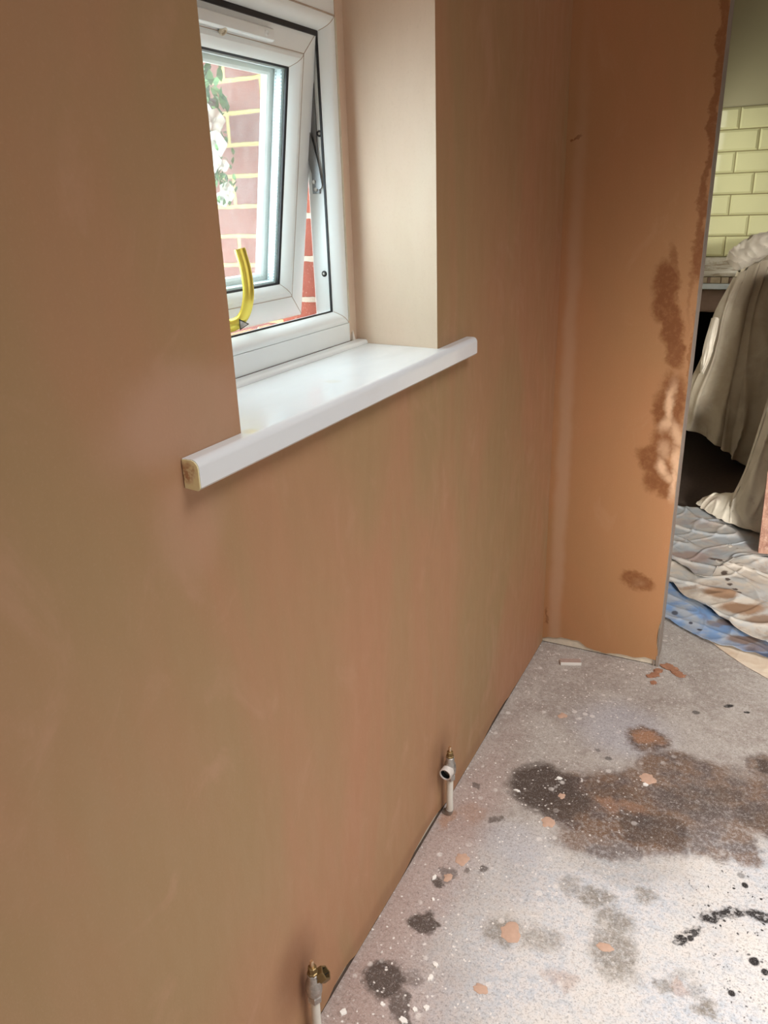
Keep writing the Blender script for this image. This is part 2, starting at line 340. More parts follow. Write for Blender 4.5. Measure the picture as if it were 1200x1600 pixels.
t, c = cloth('grey_blue_sheet', (.36, .38, .39), (.47, .43, .38), [(.36, 2.86, .05, .05, 20, .6), (.30, 2.84, .03, .04, 20, .6)], (.33, .19, .14), blotch=.3, scale=10)
ft = t.blobs(t.warp(t.warp(t.swz(t.pos, 0, 1), .022, 45, 4), .01, 140), [(.435, 2.86, .03, .012, 0, .9), (.46, 2.80, .012, .02, 0, .9)], .3)
c = t.mix(ft, c, (.08, .045, .03)); M['grey_sheet'] = t.set(c, .6, 0, .3)
t, c = cloth('cream_backing_sheet', (.72, .60, .46), (.66, .52, .38), None, (.48, .30, .18), blotch=.4, scale=14)
M['cream_sheet'] = t.set(c, .9, 0, .1)
def plank():
    t = NT('rusty_brown_board'); n = t.noise(t.mul(t.pos, (1, 1, .4)), 40, 5, .7); n2 = t.noise(t.pos, 120, 4, .7)
    c = t.mix(t.ramp(n, .35, .65), (.17, .065, .035), (.29, .15, .095)); c = t.mix(t.ramp(n2, .5, .7, 0, .7), c, (.42, .29, .21))
    t.bump(n2, .3, .002); return t.set(c, .7)
M['plank'] = plank()
def rough_timber():
    t = NT('flaking_white_timber'); n = t.noise(t.mul(t.pos, (.5, 1, 5)), 14, 5, .7, dist=.6); n2 = t.noise(t.pos, 35, 4, .7)
    c = t.mix(t.ramp(n, .38, .55), (.36, .29, .20), (.66, .62, .52)); c = t.mix(t.ramp(n2, .56, .66, 0, .6), c, (.45, .38, .24))
    t.bump(n, .6, .006); return t.set(c, .85)
M['timber'] = rough_timber()
M['batten'] = simple('bare_batten', (.45, .36, .24), .85, var=.4, scale=25)

# ------------------------------------------------------------------ mesh helpers
def link(name, bm, mat, parent=None, smooth=False, angle=None):
    me = bpy.data.meshes.new(name); bmesh.ops.recalc_face_normals(bm, faces=bm.faces[:]); bm.to_mesh(me); bm.free()
    o = bpy.data.objects.new(name, me); COL.objects.link(o)
    for mm in (mat if isinstance(mat, (list, tuple)) else [mat]): me.materials.append(M[mm])
    if smooth:
        for p in me.polygons: p.use_smooth = True
        if angle:
            b = bmesh.new(); b.from_mesh(me)
            for e in b.edges:
                if len(e.link_faces) != 2 or e.calc_face_angle(0) > R(angle): e.smooth = False
            b.to_mesh(me); b.free()
    if smooth: wn = o.modifiers.new('weighted', 'WEIGHTED_NORMAL'); wn.keep_sharp = True
    if parent: o.parent = parent; o.matrix_parent_inverse = parent.matrix_world.inverted() if False else Matrix.Translation(-parent.location)
    return o
def box(bm, x0, x1, y0, y1, z0, z1, bev=0):
    r = bmesh.ops.create_cube(bm, size=1)
    for v in r['verts']:
        v.co = Vector(((x0+x1)/2+v.co.x*(x1-x0), (y0+y1)/2+v.co.y*(y1-y0), (z0+z1)/2+v.co.z*(z1-z0)))
    if bev:
        es = list({e for v in r['verts'] for e in v.link_edges})
        bmesh.ops.bevel(bm, geom=es, offset=bev, segments=2, profile=.7, affect='EDGES')
def mb(): return bmesh.new()
def tag(o, label, cat, group=None, kind=None):
    o['label'] = label; o['category'] = cat
    if group: o['group'] = group
    if kind: o['kind'] = kind
    return o
def struct(o): o['kind'] = 'structure'; return o
def empty(name, loc): o = bpy.data.objects.new(name, None); COL.objects.link(o); o.location = loc; o.empty_display_size = .05; return o
def lathe(bm, prof, origin, axis, seg=28, cap=True):
    """prof: list of (radius, distance along axis)"""
    a = Vector(axis).normalized(); q = a.to_track_quat('Z', 'Y'); o = Vector(origin); rings = []
    for r, h in prof:
        rings.append([bm.verts.new(o + q @ Vector((r*math.cos(2*math.pi*i/seg), r*math.sin(2*math.pi*i/seg), h))) for i in range(seg)])
    for A, B in zip(rings, rings[1:]):
        for i in range(seg): bm.faces.new((A[i], A[(i+1) % seg], B[(i+1) % seg], B[i]))
    if cap:
        bm.faces.new(rings[0][::-1]); bm.faces.new(rings[-1])
def tube(bm, pts, rad, seg=16, cap=True, sx=1.0):
    pts = [Vector(p) for p in pts]; rs = rad if isinstance(rad, (list, tuple)) else [rad]*len(pts)
    rings = []; up = None
    for i, p in enumerate(pts):
        d = (pts[min(i+1, len(pts)-1)]-pts[max(i-1, 0)]).normalized()
        if up is None: up = d.orthogonal().normalized()
        up = (up - d*up.dot(d)).normalized(); s = d.cross(up)
        rings.append([bm.verts.new(p+(up*math.cos(2*math.pi*k/seg)*sx+s*math.sin(2*math.pi*k/seg))*rs[i]) for k in range(seg)])
    for A, B in zip(rings, rings[1:]):
        for k in range(seg): bm.faces.new((A[k], A[(k+1) % seg], B[(k+1) % seg], B[k]))
    if cap: bm.faces.new(rings[0][::-1]); bm.faces.new(rings[-1])
def smooth_path(pts, n):
    """Catmull-Rom through pts"""
    P = [Vector(p) for p in pts]; P = [P[0]*2-P[1]] + P + [P[-1]*2-P[-2]]; out = []
    k = len(P)-3
    for i in range(n):
        t = i/(n-1)*k; j = min(int(t), k-1); u = t-j; a, b, c, d = P[j:j+4]
        out.append(.5*((2*b)+(c-a)*u+(2*a-5*b+4*c-d)*u*u+(3*b-a-3*c+d)*u**3))
    return out
def loft(rows, nu, nv, fn=None):
    """smooth surface through polylines; fn(co, u, v) -> offset"""
    rs = [smooth_path(r, nu) for r in rows]; bm = mb(); G = []
    for j in range(nu):
        col = smooth_path([r[j] for r in rs], nv); G.append(col)
    V = []
    for j in range(nu):
        line = []
        for k in range(nv):
            p = G[j][k]; u = j/(nu-1); v = k/(nv-1)
            line.append(bm.verts.new(p + (fn(p, u, v) if fn else Vector())))
        V.append(line)
    for j in range(nu-1):
        for k in range(nv-1): bm.faces.new((V[j][k], V[j+1][k], V[j+1][k+1], V[j][k+1]))
    return bm
def thicken(o, t=.0025, off=1):
    m = o.modifiers.new('thickness', 'SOLIDIFY'); m.thickness = t; m.offset = off; return o

# ------------------------------------------------------------------ room dimensions
YA, YB, ZS, ZH = .7015, 1.2777, 1.0067, 1.63      # window opening
YS, XS, ZC = 2.085, .3413, 2.42                   # partition stub
YK = 4.725; XR = 3.0; YR = -1.7
FX, FXB = -.172, -.235

# floor
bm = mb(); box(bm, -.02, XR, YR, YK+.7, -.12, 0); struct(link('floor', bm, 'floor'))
bm = mb(); box(bm, -.34, XR+.1, YR-.1, YK+.8, ZC, ZC+.1); struct(link('ceiling', bm, 'ceiling'))

# left wall: blockwork core, then the plaster skim in front with ragged foot
def ring_boxes(bm, x0, x1, ya, yb, za, zb, y0, y1, z0, z1):
    box(bm, x0, x1, y0, ya, z0, z1); box(bm, x0, x1, yb, y1, z0, z1)
    box(bm, x0, x1, ya, yb, z0, za); box(bm, x0, x1, ya, yb, zb, z1)
bm = mb(); ring_boxes(bm, FXB, -.004, YA-.012, 1.312, ZS-.002, ZH+.01, YR-.1, YK+.7, -.1, ZC)
wall = struct(link('wall_left', bm, 'board_grey'))
bm = mb(); box(bm, -.0045, -.0012, -1.6, YS-.002, 0, .0055); link('foot_shadow_strip', bm, 'foot_shadow', wall)  # dark strip painting in the shadow gap at the wall foot
def skim_left():
    bm = mb(); x = 0; bx = -.006; ys = [YR + .02*i for i in range(int((YS+.12-YR)/.02)+2)]
    # front face around the opening as a grid of columns
    cols = sorted(set([round(y, 4) for y in ys] + [YA, YB])); cols = [c for c in cols if min(abs(c-YA), abs(c-YB)) > .004 or c in (YA, YB)]
    def foot(y):
        n = noise.noise(Vector((y*7, 0, 3)))*.010 + noise.noise(Vector((y*31, 5, 3)))*.004
        g = .007
        for c0, wd, h in ((1.20, .11, .016), (.83, .05, .012), (1.66, .10, .012), (.72, .03, .014)): g += h*max(0, 1-((y-c0)/wd)**2)
        return max(.0035, g-.003+n*.5)
    zf = lambda y: foot(y)
    for a, b in zip(cols, cols[1:]):
        inside = a >= YA-1e-6 and b <= YB+1e-6
        segs = [(None, .06), (.06, ZS-.002), (ZH, ZC)] if inside else [(None, .06), (.06, ZC)]
        for z0, z1 in segs:
            za, zb_ = (zf(a), zf(b)) if z0 is None else (z0, z0)
            v = [bm.verts.new((x, a, za)), bm.verts.new((x, b, zb_)), bm.verts.new((x, b, z1)), bm.verts.new((x, a, z1))]; bm.faces.new(v)
        va = [bm.verts.new(c) for c in ((x, a, zf(a)), (bx, a, zf(a)), (bx, b, zf(b)), (x, b, zf(b)))]; bm.faces.new(va)
    # reveals (right one splays outwards slightly), left, head
    def quad(*c): bm.faces.new([bm.verts.new(q) for q in c])
    for za, zb_ in ((ZS-.002, ZH),):
        n = 8
        for i in range(n):
            t0, t1 = i/n, (i+1)/n
            f = lambda t: (t*(FXB), YB + .028*t*1.2 + .0015*math.sin(t*5))
            (xa, ya_), (xb, yb_) = f(t0), f(t1)
            quad((xa, ya_, za), (xb, yb_, za), (xb, yb_, zb_), (xa, ya_, zb_))
        quad((0, YA, za), (FXB, YA-.012, za), (FXB, YA-.012, zb_), (0, YA, zb_))
    quad((0, YA, ZH), (0, YB, ZH), (FXB, 1.312, ZH), (FXB, YA-.012, ZH))
    bmesh.ops.remove_doubles(bm, verts=bm.verts[:], dist=.0002)
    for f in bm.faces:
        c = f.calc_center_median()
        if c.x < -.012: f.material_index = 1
    o = link('plaster_skim', bm, ['plaster', 'plaster_lit'], wall); return o
skim_left()

# partition stub
bm = mb(); box(bm, -.01, XS-.003, YS+.004, YS+.085, 0.003, ZC); stub = struct(link('wall_partition', bm, 'board'))
def skim_stub():
    bm = mb(); N = 60
    def zf(x):
        t = x/XS
        pts = [(0, .016), (.06, .022), (.2, .030), (.32, .030), (.42, .013), (.55, .008), (.7, .016), (.8, .014), (.9, .022), (1, .020)]
        for (a, za), (b, zb_) in zip(pts, pts[1:]):
            if t <= b: k = (t-a)/(b-a); k = k*k*(3-2*k); return za+(zb_-za)*k + noise.noise(Vector((x*60, 1, 1)))*.003
        return .018
    def xe(z):   # ragged right edge near the bead
        e = XS-.0015
        e -= .007*max(0, 1-((z-.10)/.045)**2)
        return e + noise.noise(Vector((1, z*25, 2)))*.0012
    y = YS
    for i in range(N):
        a, b = XS*i/N, XS*(i+1)/N
        if i == N-1:
            zs = [zf(a)] + [.03+.02*k for k in range(120)]; zs = [z for z in zs if z < ZC]
            for z0, z1 in zip(zs, zs[1:]+[ZC]):
                bm.faces.new([bm.verts.new(c) for c in ((a, y, z0), (xe(z0), y, z0), (xe(z1), y, z1), (a, y, z1))])
            continue
        bm.faces.new([bm.verts.new(c) for c in ((a, y, zf(a)), (b, y, zf(b)), (b, y, ZC), (a, y, ZC))])
        bm.faces.new([bm.verts.new(c) for c in ((a, y, zf(a)), (a, y+.005, zf(a)), (b, y+.005, zf(b)), (b, y, zf(b)))])
    bmesh.ops.remove_doubles(bm, verts=bm.verts[:], dist=.0002)
    return link('plaster_skim', bm, 'plaster_stub', stub)
skim_stub()
bm = mb(); box(bm, XS-.003, XS, YS+.0005, YS+.078, .012, ZC, .0008); link('edge_bead', bm, 'bead', stub)
bm = mb(); box(bm, XS-.004, XS+.004, YS-.0012, YS+.003, .0, .035); box(bm, XS-.012, XS-.008, YS-.001, YS+.003, 0, .02); link('bead_foot', bm, 'bead', stub)

# unseen sides of the room, kept so light behaves like indoors
bm = mb(); box(bm, XR, XR+.1, YR-.1, YK+.7, 0, ZC)
struct(link('wall_right', bm, 'plain_wall'))
bm = mb(); box(bm, -.1, .0, YR-.1, YR, 0, ZC); box(bm, 0, XR, YR-.1, YR, 0, ZC); struct(link('wall_rear', bm, 'plain_wall'))

# kitchen back wall with the dark recess under the old worktop line
ZT = 1.6774; ZV = .6725
bm = mb(); box(bm, -.1, XR, YK, YK+.1, ZV, ZC); wb = struct(link('wall_back', bm, 'kitchen_paint'))
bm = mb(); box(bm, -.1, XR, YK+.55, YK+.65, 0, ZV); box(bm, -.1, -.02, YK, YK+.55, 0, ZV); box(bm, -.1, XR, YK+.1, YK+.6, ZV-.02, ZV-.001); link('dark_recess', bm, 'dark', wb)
bm = mb(); box(bm, .0, XR, YK-.0055, YK-.0001, ZT-.102*7, ZT); link('grout', bm, 'grout', wb)
bm = mb(); G = .0018
for k in range(7):
    z1 = ZT-.102*k-G/2; z0 = ZT-.102*(k+1)+G/2
    xs = .1845-.4+(.1 if k % 2 else 0)
    x = xs
    while x < 2.2:
        a, b = max(0, x+G/2), x+.2-G/2+0
        if b > a+.01:
            r = bmesh.ops.create_cube(bm, size=1); B = .011
            for v in r['verts']:
                fx = v.co.y < 0
                v.co = Vector(((a if v.co.x < 0 else b) + ((B if v.co.x < 0 else -B) if fx else 0), YK-.0125 if fx else YK-.004, (z0 if v.co.z < 0 else z1) + ((B if v.co.z < 0 else -B) if fx else 0)))
        x += .2
# side rims so each tile keeps a 5 mm edge before its bevel
link('bevelled_tiles', bm, 'tile', wb)
def rough_strip(name, x0, x1, z0, z1, yf, mat, amp, parent):
    bm = mb(); nx, nz = 70, 12; V = []
    for i in range(nx):
        V.append([])
        for k in range(nz):
            x = x0+(x1-x0)*i/(nx-1); z = z0+(z1-z0)*k/(nz-1)
            y = yf + noise.noise(Vector((x*9, z*60, 4)))*amp
            if k in (0, nz-1): z += noise.noise(Vector((x*30, k, 9)))*amp
            V[-1].append(bm.verts.new((x, y, z)))
    for i in range(nx-1):
        for k in range(nz-1): bm.faces.new((V[i][k], V[i+1][k], V[i+1][k+1], V[i][k+1]))
    o = link(name, bm, mat, parent); thicken(o, .012, 0); return o
rough_strip('flaking_timber', 0, 1.3, .862, .958, YK-.010, 'timber', .006, wb)
bm = mb()
for x0, x1 in ((.0, .118), (.135, .185), (.19, .225), (.262, .5), (.52, .9)): box(bm, x0, x1, YK-.020, YK-.0005, .826, .858, .002)
link('batten_blocks', bm, 'batten', wb)
bm = mb(); box(bm, .118, .262, YK-.008, YK-.0005, .826, .856); link('bare_brick_patch', bm, 'hardboard', wb)
bm = mb(); box(bm, 0, 1.3, YK-.05, YK-.0005, .798, .824, .003); tag(link('worktop_edge_strip', bm, 'strip'), 'pale blue white horizontal strip on the kitchen wall below the tiles', 'strip')
rough_strip('brown_backing_board', 0, 1.3, .676, .79, YK-.010, 'hardboard', .004, wb)

# ------------------------------------------------------------------ outside
bm = mb(); ring_boxes(bm, -.34, FXB-.001, .70, 1.305, 1.03, 1.60, -1.5, 1.79, -.15, 2.6); struct(link('wall_outside', bm, 'brick_reveal'))
bm = mb()
for i in range(12):
    y = .70+.05+.0*i
y = .702
while y < 1.30:
    b = min(y+.1025, 1.303); box(bm, -.375, -.226, y, b-.010 if b < 1.30 else b, 1.032, 1.066, .003); y += .1125
o = link('brick_sill', bm, 'brick_sill'); tag(o, 'orange brick outside sill seen below the open window sash', 'brick sill'); 
bm = mb(); box(bm, -.372, -.2365, .702, 1.303, 1.0305, 1.061); link('mortar_bed', bm, 'grout', o)
bm = mb(); box(bm, -3.2, -.341, 1.84, 1.95, -.15, 2.8); struct(link('wall_neighbour', bm, 'brick'))
bm = mb(); box(bm, -5, -.341, -3, 1.839, -.25, -.15); struct(link('ground_outside', bm, 'ground'))

# ------------------------------------------------------------------ window
win = struct(empty('window_1', (FX, (YA+YB)/2, 1.047)))
def rect_ring(bm, prof, y0, y1, z0, z1, f, closed=False):
    """prof (inset, depth) swept round the rectangle with mitres; f(y, z, n) -> world"""
    rings = []
    for a, n in prof:
        rings.append([bm.verts.new(f(*c, n)) for c in ((y0+a, z0+a), (y1-a, z0+a), (y1-a, z1-a), (y0+a, z1-a))])
    pr = list(zip(rings, rings[1:])) + ([(rings[-1], rings[0])] if closed else [])
    for A, B in pr:
        for i in range(4): bm.faces.new((A[i], A[(i+1) % 4], B[(i+1) % 4], B[i]))
FR = (.716, 1.268, 1.081, 1.5636)
ff_ = lambda y, z, n: Vector((FX+n, y, z))
bm = mb(); rect_ring(bm, [(0, -.06), (0, 0), (.0035, .0005), (.006, 0), (.010, -.0015), (.014, -.005), (.018, -.011), (.021, -.018), (.0212, -.020), (.018, -.021), (.018, -.036), (.0165, -.037), (.0165, -.056), (.012, -.06)], *FR, ff_, True)
link('window_frame', bm, 'upvc', win, True, 28)
bm = mb(); rect_ring(bm, [(.0205, -.0195), (.0232, -.0200), (.0232, -.0235), (.0175, -.0235)], *FR, ff_, True); box(bm, -.1935, -.1905, .735, 1.2452, 1.5345, 1.5415); link('gasket', bm, 'rubber', win)
bm = mb(); box(bm, FX-.06, FX-.0005, .712, 1.273, 1.047, 1.0802, .002); link('frame_base', bm, 'upvc', win)
bm = mb(); box(bm, FX-.06, FX+.001, .712, 1.268, 1.5645, 1.628, .002); link('frame_head', bm, 'upvc', win)
bm = mb(); box(bm, FX-.001, FX+.0022, .713, 1.2676, 1.5628, 1.5648, .0005)
link('head_seam', bm, 'upvc_line', win)
bm = mb(); box(bm, FX-.05, FX+.002, 1.2685, 1.2715, 1.084, 1.60, .001); box(bm, FX-.05, FX-.003, 1.2715, 1.304, 1.045, 1.627); link('plaster_packing', bm, 'plaster_lit', win)
bm = mb(); box(bm, FX-.02, FX+.0026, 1.268, 1.2712, 1.084, 1.562, .001); link('sealant_line', bm, 'board', win)
bm = mb(); vs = [bm.verts.new(c) for c in ((FX+.004, 1.276, 1.0475), (FX+.002, 1.288, 1.0475), (FX+.001, 1.281, 1.066), (FX-.006, 1.280, 1.0475))]
for f3 in ((0, 1, 2), (1, 3, 2), (3, 0, 2), (0, 3, 1)): bm.faces.new([vs[i] for i in f3])
link('end_packer', bm, 'chip', win)
# lower frame mitre lines
def mitre(name, p0, p1, w_=.0007, mat='upvc_line', par=None):
    bm = mb(); tube(bm, [p0, p1], w_, 6); return link(name, bm, mat, par)
mit = mb()
for zz, s in ((FR[3], -1), (FR[2], 1)):
    pr = [(0, .0002), (.006, .0002), (.010, -.0013), (.014, -.0048), (.018, -.0108), (.021, -.0178)]
    tube(mit, [ff_(FR[1]-a, zz+s*a, n) for a, n in pr], .0006, 6)
link('mitre_joint', mit, 'upvc_line', win)
bm = mb()
for (x, z) in ((-.1995, 1.394), (-.2065, 1.168)):
    lathe(bm, [(.0001, .0), (.0052, .0), (.0052, .0022), (.003, .003), (.0026, .0015), (.0001, .0015)], (x, 1.2500 if x > -.2 else 1.2512, z), (0, -1, 0), 20, False)
link('drainage_plug', bm, 'rubber', win)
bm = mb()
for (x, z) in ((-.1995, 1.394), (-.2065, 1.168)): lathe(bm, [(.0024, .0), (.0022, .003), (.0005, .0034)], (x, 1.250, z), (0, -1, 0), 12)
link('screw_head', bm, 'chrome', win)

# sash, top hung, pushed open at the foot
A_ = R(8.5); HX, HZ = -.192, 1.548
n_ = Vector((math.cos(A_), 0, -math.sin(A_))); e_ = Vector((-math.sin(A_), 0, -math.cos(A_)))
def S(y, s, n): return Vector((HX, 0, HZ)) + Vector((0, y, 0)) + e_*s + n_*n
fs = lambda y, z, n: S(y, z, n)
SR = (.732, 1.250, .004, .459)
bm = mb(); rect_ring(bm, [(0, -.05), (0, -.004), (.002, -.001), (.006, 0), (.0375, 0), (.038, -.0006), (.0385, 0), (.041, .0012), (.046, .0008), (.052, -.003), (.057, -.009), (.060, -.0135), (.0605, -.019), (.056, -.020), (.056, -.040), (.070, -.041), (.074, -.044), (.074, -.055), (.05, -.058), (.02, -.058)], *SR, fs, True)
sash = link('sash', bm, 'upvc', win, True, 24)
def swin(name, bm, mat, **k):
    o = link(name, bm, mat, None, **k); o.parent = sash; o.matrix_parent_inverse = Matrix.Translation(-win.location); o.matrix_parent_inverse = (Matrix.Translation(win.location) @ sash.matrix_parent_inverse).inverted(); return o
seam = mb()
for pr in ([(.0382, .0002)],):
    c = [(SR[0]+.0382, SR[2]+.0382), (SR[1]-.0382, SR[2]+.0382), (SR[1]-.0382, SR[3]-.0382), (SR[0]+.0382, SR[3]-.0382)]
    for i in range(4): tube(seam, [S(*c[i], .0001), S(*c[(i+1) % 4], .0001)], .0006, 6)
for (yy, sy) in ((SR[1], -1), (SR[0], 1)):
    for (zz, sz) in ((SR[2], 1), (SR[3], -1)):
        tube(seam, [S(yy+sy*a, zz+sz*a, n+.0002) for a, n in ((.002, -.001), (.006, 0), (.0375, 0), (.041, .0012), (.046, .0008), (.052, -.003), (.057, -.009), (.060, -.0135))], .0005, 6)
swin('bead_seam', seam, 'upvc_line')
bm = mb(); rect_ring(bm, [(.0595, -.0125), (.0622, -.0150), (.0622, -.018), (.058, -.018)], *SR, fs, True); swin('glazing_gasket', bm, 'rubber')
bm = mb(); rect_ring(bm, [(.058, -.0225), (.064, -.0225), (.064, -.0365), (.058, -.0365)], *SR, fs, True); swin('spacer_bar', bm, 'spacer')
for nn in (-.0205, -.0395):
    bm = mb(); c = [(SR[0]+.057, SR[2]+.057), (SR[1]-.057, SR[2]+.057), (SR[1]-.057, SR[3]-.057), (SR[0]+.057, SR[3]-.057)]
    A = [bm.verts.new(S(*q, nn)) for q in c]; bm.faces.new(A)
    swin('glass_pane', bm, 'glass')
# vent cover on the top rail
bm = mb(); y0, y1 = .86, 1.116
pf = [(.0215, .0), (.0215, .006), (.0235, .0095), (.030, .0115), (.0365, .0112), (.0395, .008), (.0400, .0)]
rings = []
for y in (y0, y0+.003, y1-.003, y1):
    k = .75 if y in (y0, y1) else 1
    rings.append([bm.verts.new(S(y, .031+(s-.031)*k, n*k)) for s, n in pf])
for a, b in zip(rings, rings[1:]):
    for i in range(len(pf)-1): bm.faces.new((a[i], a[i+1], b[i+1], b[i]))
bm.faces.new(rings[0]); bm.faces.new(rings[-1][::-1])
swin('vent_cover', bm, 'upvc', smooth=True, angle=40)
bm = mb(); 
lathe(bm, [(.0042, 0), (.0040, .0016), (.0028, .0022), (.0024, .0008), (.0001, .0008)], S(1.092, .030, .0110), n_, 20, False)
swin('vent_screw', bm, 'upvc')
bm = mb(); lathe(bm, [(.0062, 0), (.0058, .004), (.0044, .004), (.0040, .001), (.0001, .001)], S(.999, .0405, .0035), e_*.6+n_*.8, 18, False); swin('vent_knob', bm, 'board')
# gold cockspur style handle
P = smooth_path([S(.972, .437, .002), S(.978, .436, .020), S(.988, .432, .040), S(.995, .415, .054), S(.996, .385, .060), S(.995, .350, .055), S(.992, .319, .045)], 40)
bm = mb(); tube(bm, P, [.0135 if i < 8 else .0135-.0045*min(1, (i-8)/9) for i in range(40)], 20, True, .8); swin('window_handle', bm, 'gold', smooth=True, angle=60)
bm = mb(); box(bm, -.5, .5, -.5, .5, -.5, .5)
for v in bm.verts: v.co = S(.974+v.co.y*.026, .425+v.co.z*.070, .004+v.co.x*.009)
bmesh.ops.bevel(bm, geom=bm.edges[:], offset=.004, segments=3, affect='EDGES'); swin('handle_rose', bm, 'gold', smooth=True, angle=40)
bm = mb(); lk = S(.995, .4285, .049); ld = (n_*.25+Vector((.55, -.75, -.1))).normalized()
lathe(bm, [(.0100, 0), (.0098, .0015), (.0080, .0018), (.0078, .0008)], lk+ld*.0090, ld, 3, False); swin('lock_rim', bm, 'rubber')
bm = mb(); lathe(bm, [(.0080, .0), (.0072, .0014)], lk+ld*.0090, ld, 3); swin('lock_button', bm, 'chrome')
# friction stay
bm = mb(); box(bm, -.2185, -.2045, 1.2462, 1.2492, 1.301, 1.545, .0006); link('stay_track', bm, 'steel', win)
bm = mb(); pa = []
A0, A1 = Vector((-.2035, 0, 1.314)), Vector((-.2240, 0, 1.405)); dd = (A1-A0).normalized(); pp = Vector((-dd.z, 0, dd.x))
out = [A0+(dd*math.cos(R(180+a))+pp*math.sin(R(180+a)))*.0065 for a in range(-80, 81, 20)][::-1] + [A0-pp*-.0085+dd*.03, A1+pp*.0070, A1-pp*.0070, A0-pp*.0085+dd*.03]
cen = sum(out, Vector())/len(out); out.sort(key=lambda q: math.atan2((q-cen).dot(pp), (q-cen).dot(dd)))
lo = [bm.verts.new((q.x, 1.2440, q.z)) for q in out]; hi = [bm.verts.new((q.x, 1.2422, q.z)) for q in out]; nn_ = len(out)
bm.faces.new(lo); bm.faces.new(hi[::-1])
for i in range(nn_): bm.faces.new((lo[i], lo[(i+1) % nn_], hi[(i+1) % nn_], hi[i]))
link('stay_arm', bm, 'steel', win)
bm = mb()
for c in ((-.212, 1.3195), (-.2115, 1.3075)): lathe(bm, [(.0036, 0), (.0034, .0018), (.001, .0026)], (c[0], 1.2462 if c[1] < 1.31 else 1.2420, c[1]), (0, -1, 0), 14)
link('stay_rivet', bm, 'chrome', win)
bm = mb(); box(bm, -.2445, -.2265, 1.2440, 1.2490, 1.33, 1.545, .001); link('stay_shadow_plate', bm, 'steel_dark', win)  # dark plate added for the shade behind the stay

# window board (sill)
def sill():
    root = empty('window_sill', (.01, 1.0, 1.0067))
    ZTp, ZBt, XF = 1.0398, 1.0067, .0222; r = .009
    prof = [(-.170, ZBt), (-.170, ZTp), (XF-r, ZTp)] + [(XF-r+r*math.sin(R(a)), ZTp-r+r*math.cos(R(a))) for a in range(15, 91, 15)] + [(XF, ZBt+.003), (XF-.003, ZBt)]
    bm = mb(); Y0, Y1 = .5966+.0008, 1.4183
    # plan outline in y for each profile point: behind the wall face the board is only as wide as the opening
    def ring(y): return [bm.verts.new((x, y, z)) for x, z in prof]
    a, b = ring(YA+.001), ring(YB+.001); n = len(prof)
    for i in range(n): bm.faces.new((a[i], a[(i+1) % n], b[(i+1) % n], b[i]))
    for y0, y1 in ((Y0, YA+.001), (YB+.001, Y1)):
        pr = [(.0008, ZBt), (.0008, ZTp)] + prof[2:]
        a, b = ([bm.verts.new((x, y, z)) for x, z in pr] for y in (y0, y1)); n2 = len(pr)
        for i in range(n2): bm.faces.new((a[i], a[(i+1) % n2], b[(i+1) % n2], b[i]))
        bm.faces.new(a if y0 == Y0 else b[::-1])
    bm.faces.new([bm.verts.new(c) for c in ((-.170, YB+.001, ZTp), (0, YB+.001, ZTp), (-.170, 1.302, ZTp))])
    bmesh.ops.remove_doubles(bm, verts=bm.verts[:], dist=.0001)
    o = link('board', bm, 'sill', root, True, 32)
    bm = mb(); pr = [(.0012, ZBt+.0005), (.0012, ZTp-.0008)] + [(x-.0007, z-.0007) for x, z in prof[2:]]
    # slightly ragged sawn end
    a = [bm.verts.new((x, Y0-.0012, z)) for x, z in pr]; b = [bm.verts.new((x, Y0+.002, z)) for x, z in pr]
    n2 = len(pr)
    for i in range(n2): bm.faces.new((a[i], a[(i+1) % n2], b[(i+1) % n2], b[i]))
    bm.faces.new(a); e = link('sawn_end', bm, 'mdf', root); e['label'] = 'raw yellow fibreboard end smeared with brown plaster'
    tag(root, 'glossy white window board with rounded nose below the window', 'window sill')
sill()
bm = mb(); pr = [(-.171, 1.0400), (-.171, 1.0470), (-.156, 1.0470), (-.1525, 1.0458), (-.1505, 1.0430), (-.150, 1.0400)]
a, b = ([bm.verts.new((x, y, z)) for x, z in pr] for y in (.708, 1.299))
for i in range(6): bm.faces.new((a[i], a[(i+1) % 6], b[(i+1) % 6], b[i]))
bm.faces.new(a); bm.faces.new(b[::-1])
tag(link('trim_bead', bm, 'upvc', None, True, 40), 'thin white plastic trim strip along the back of the window board', 'trim')

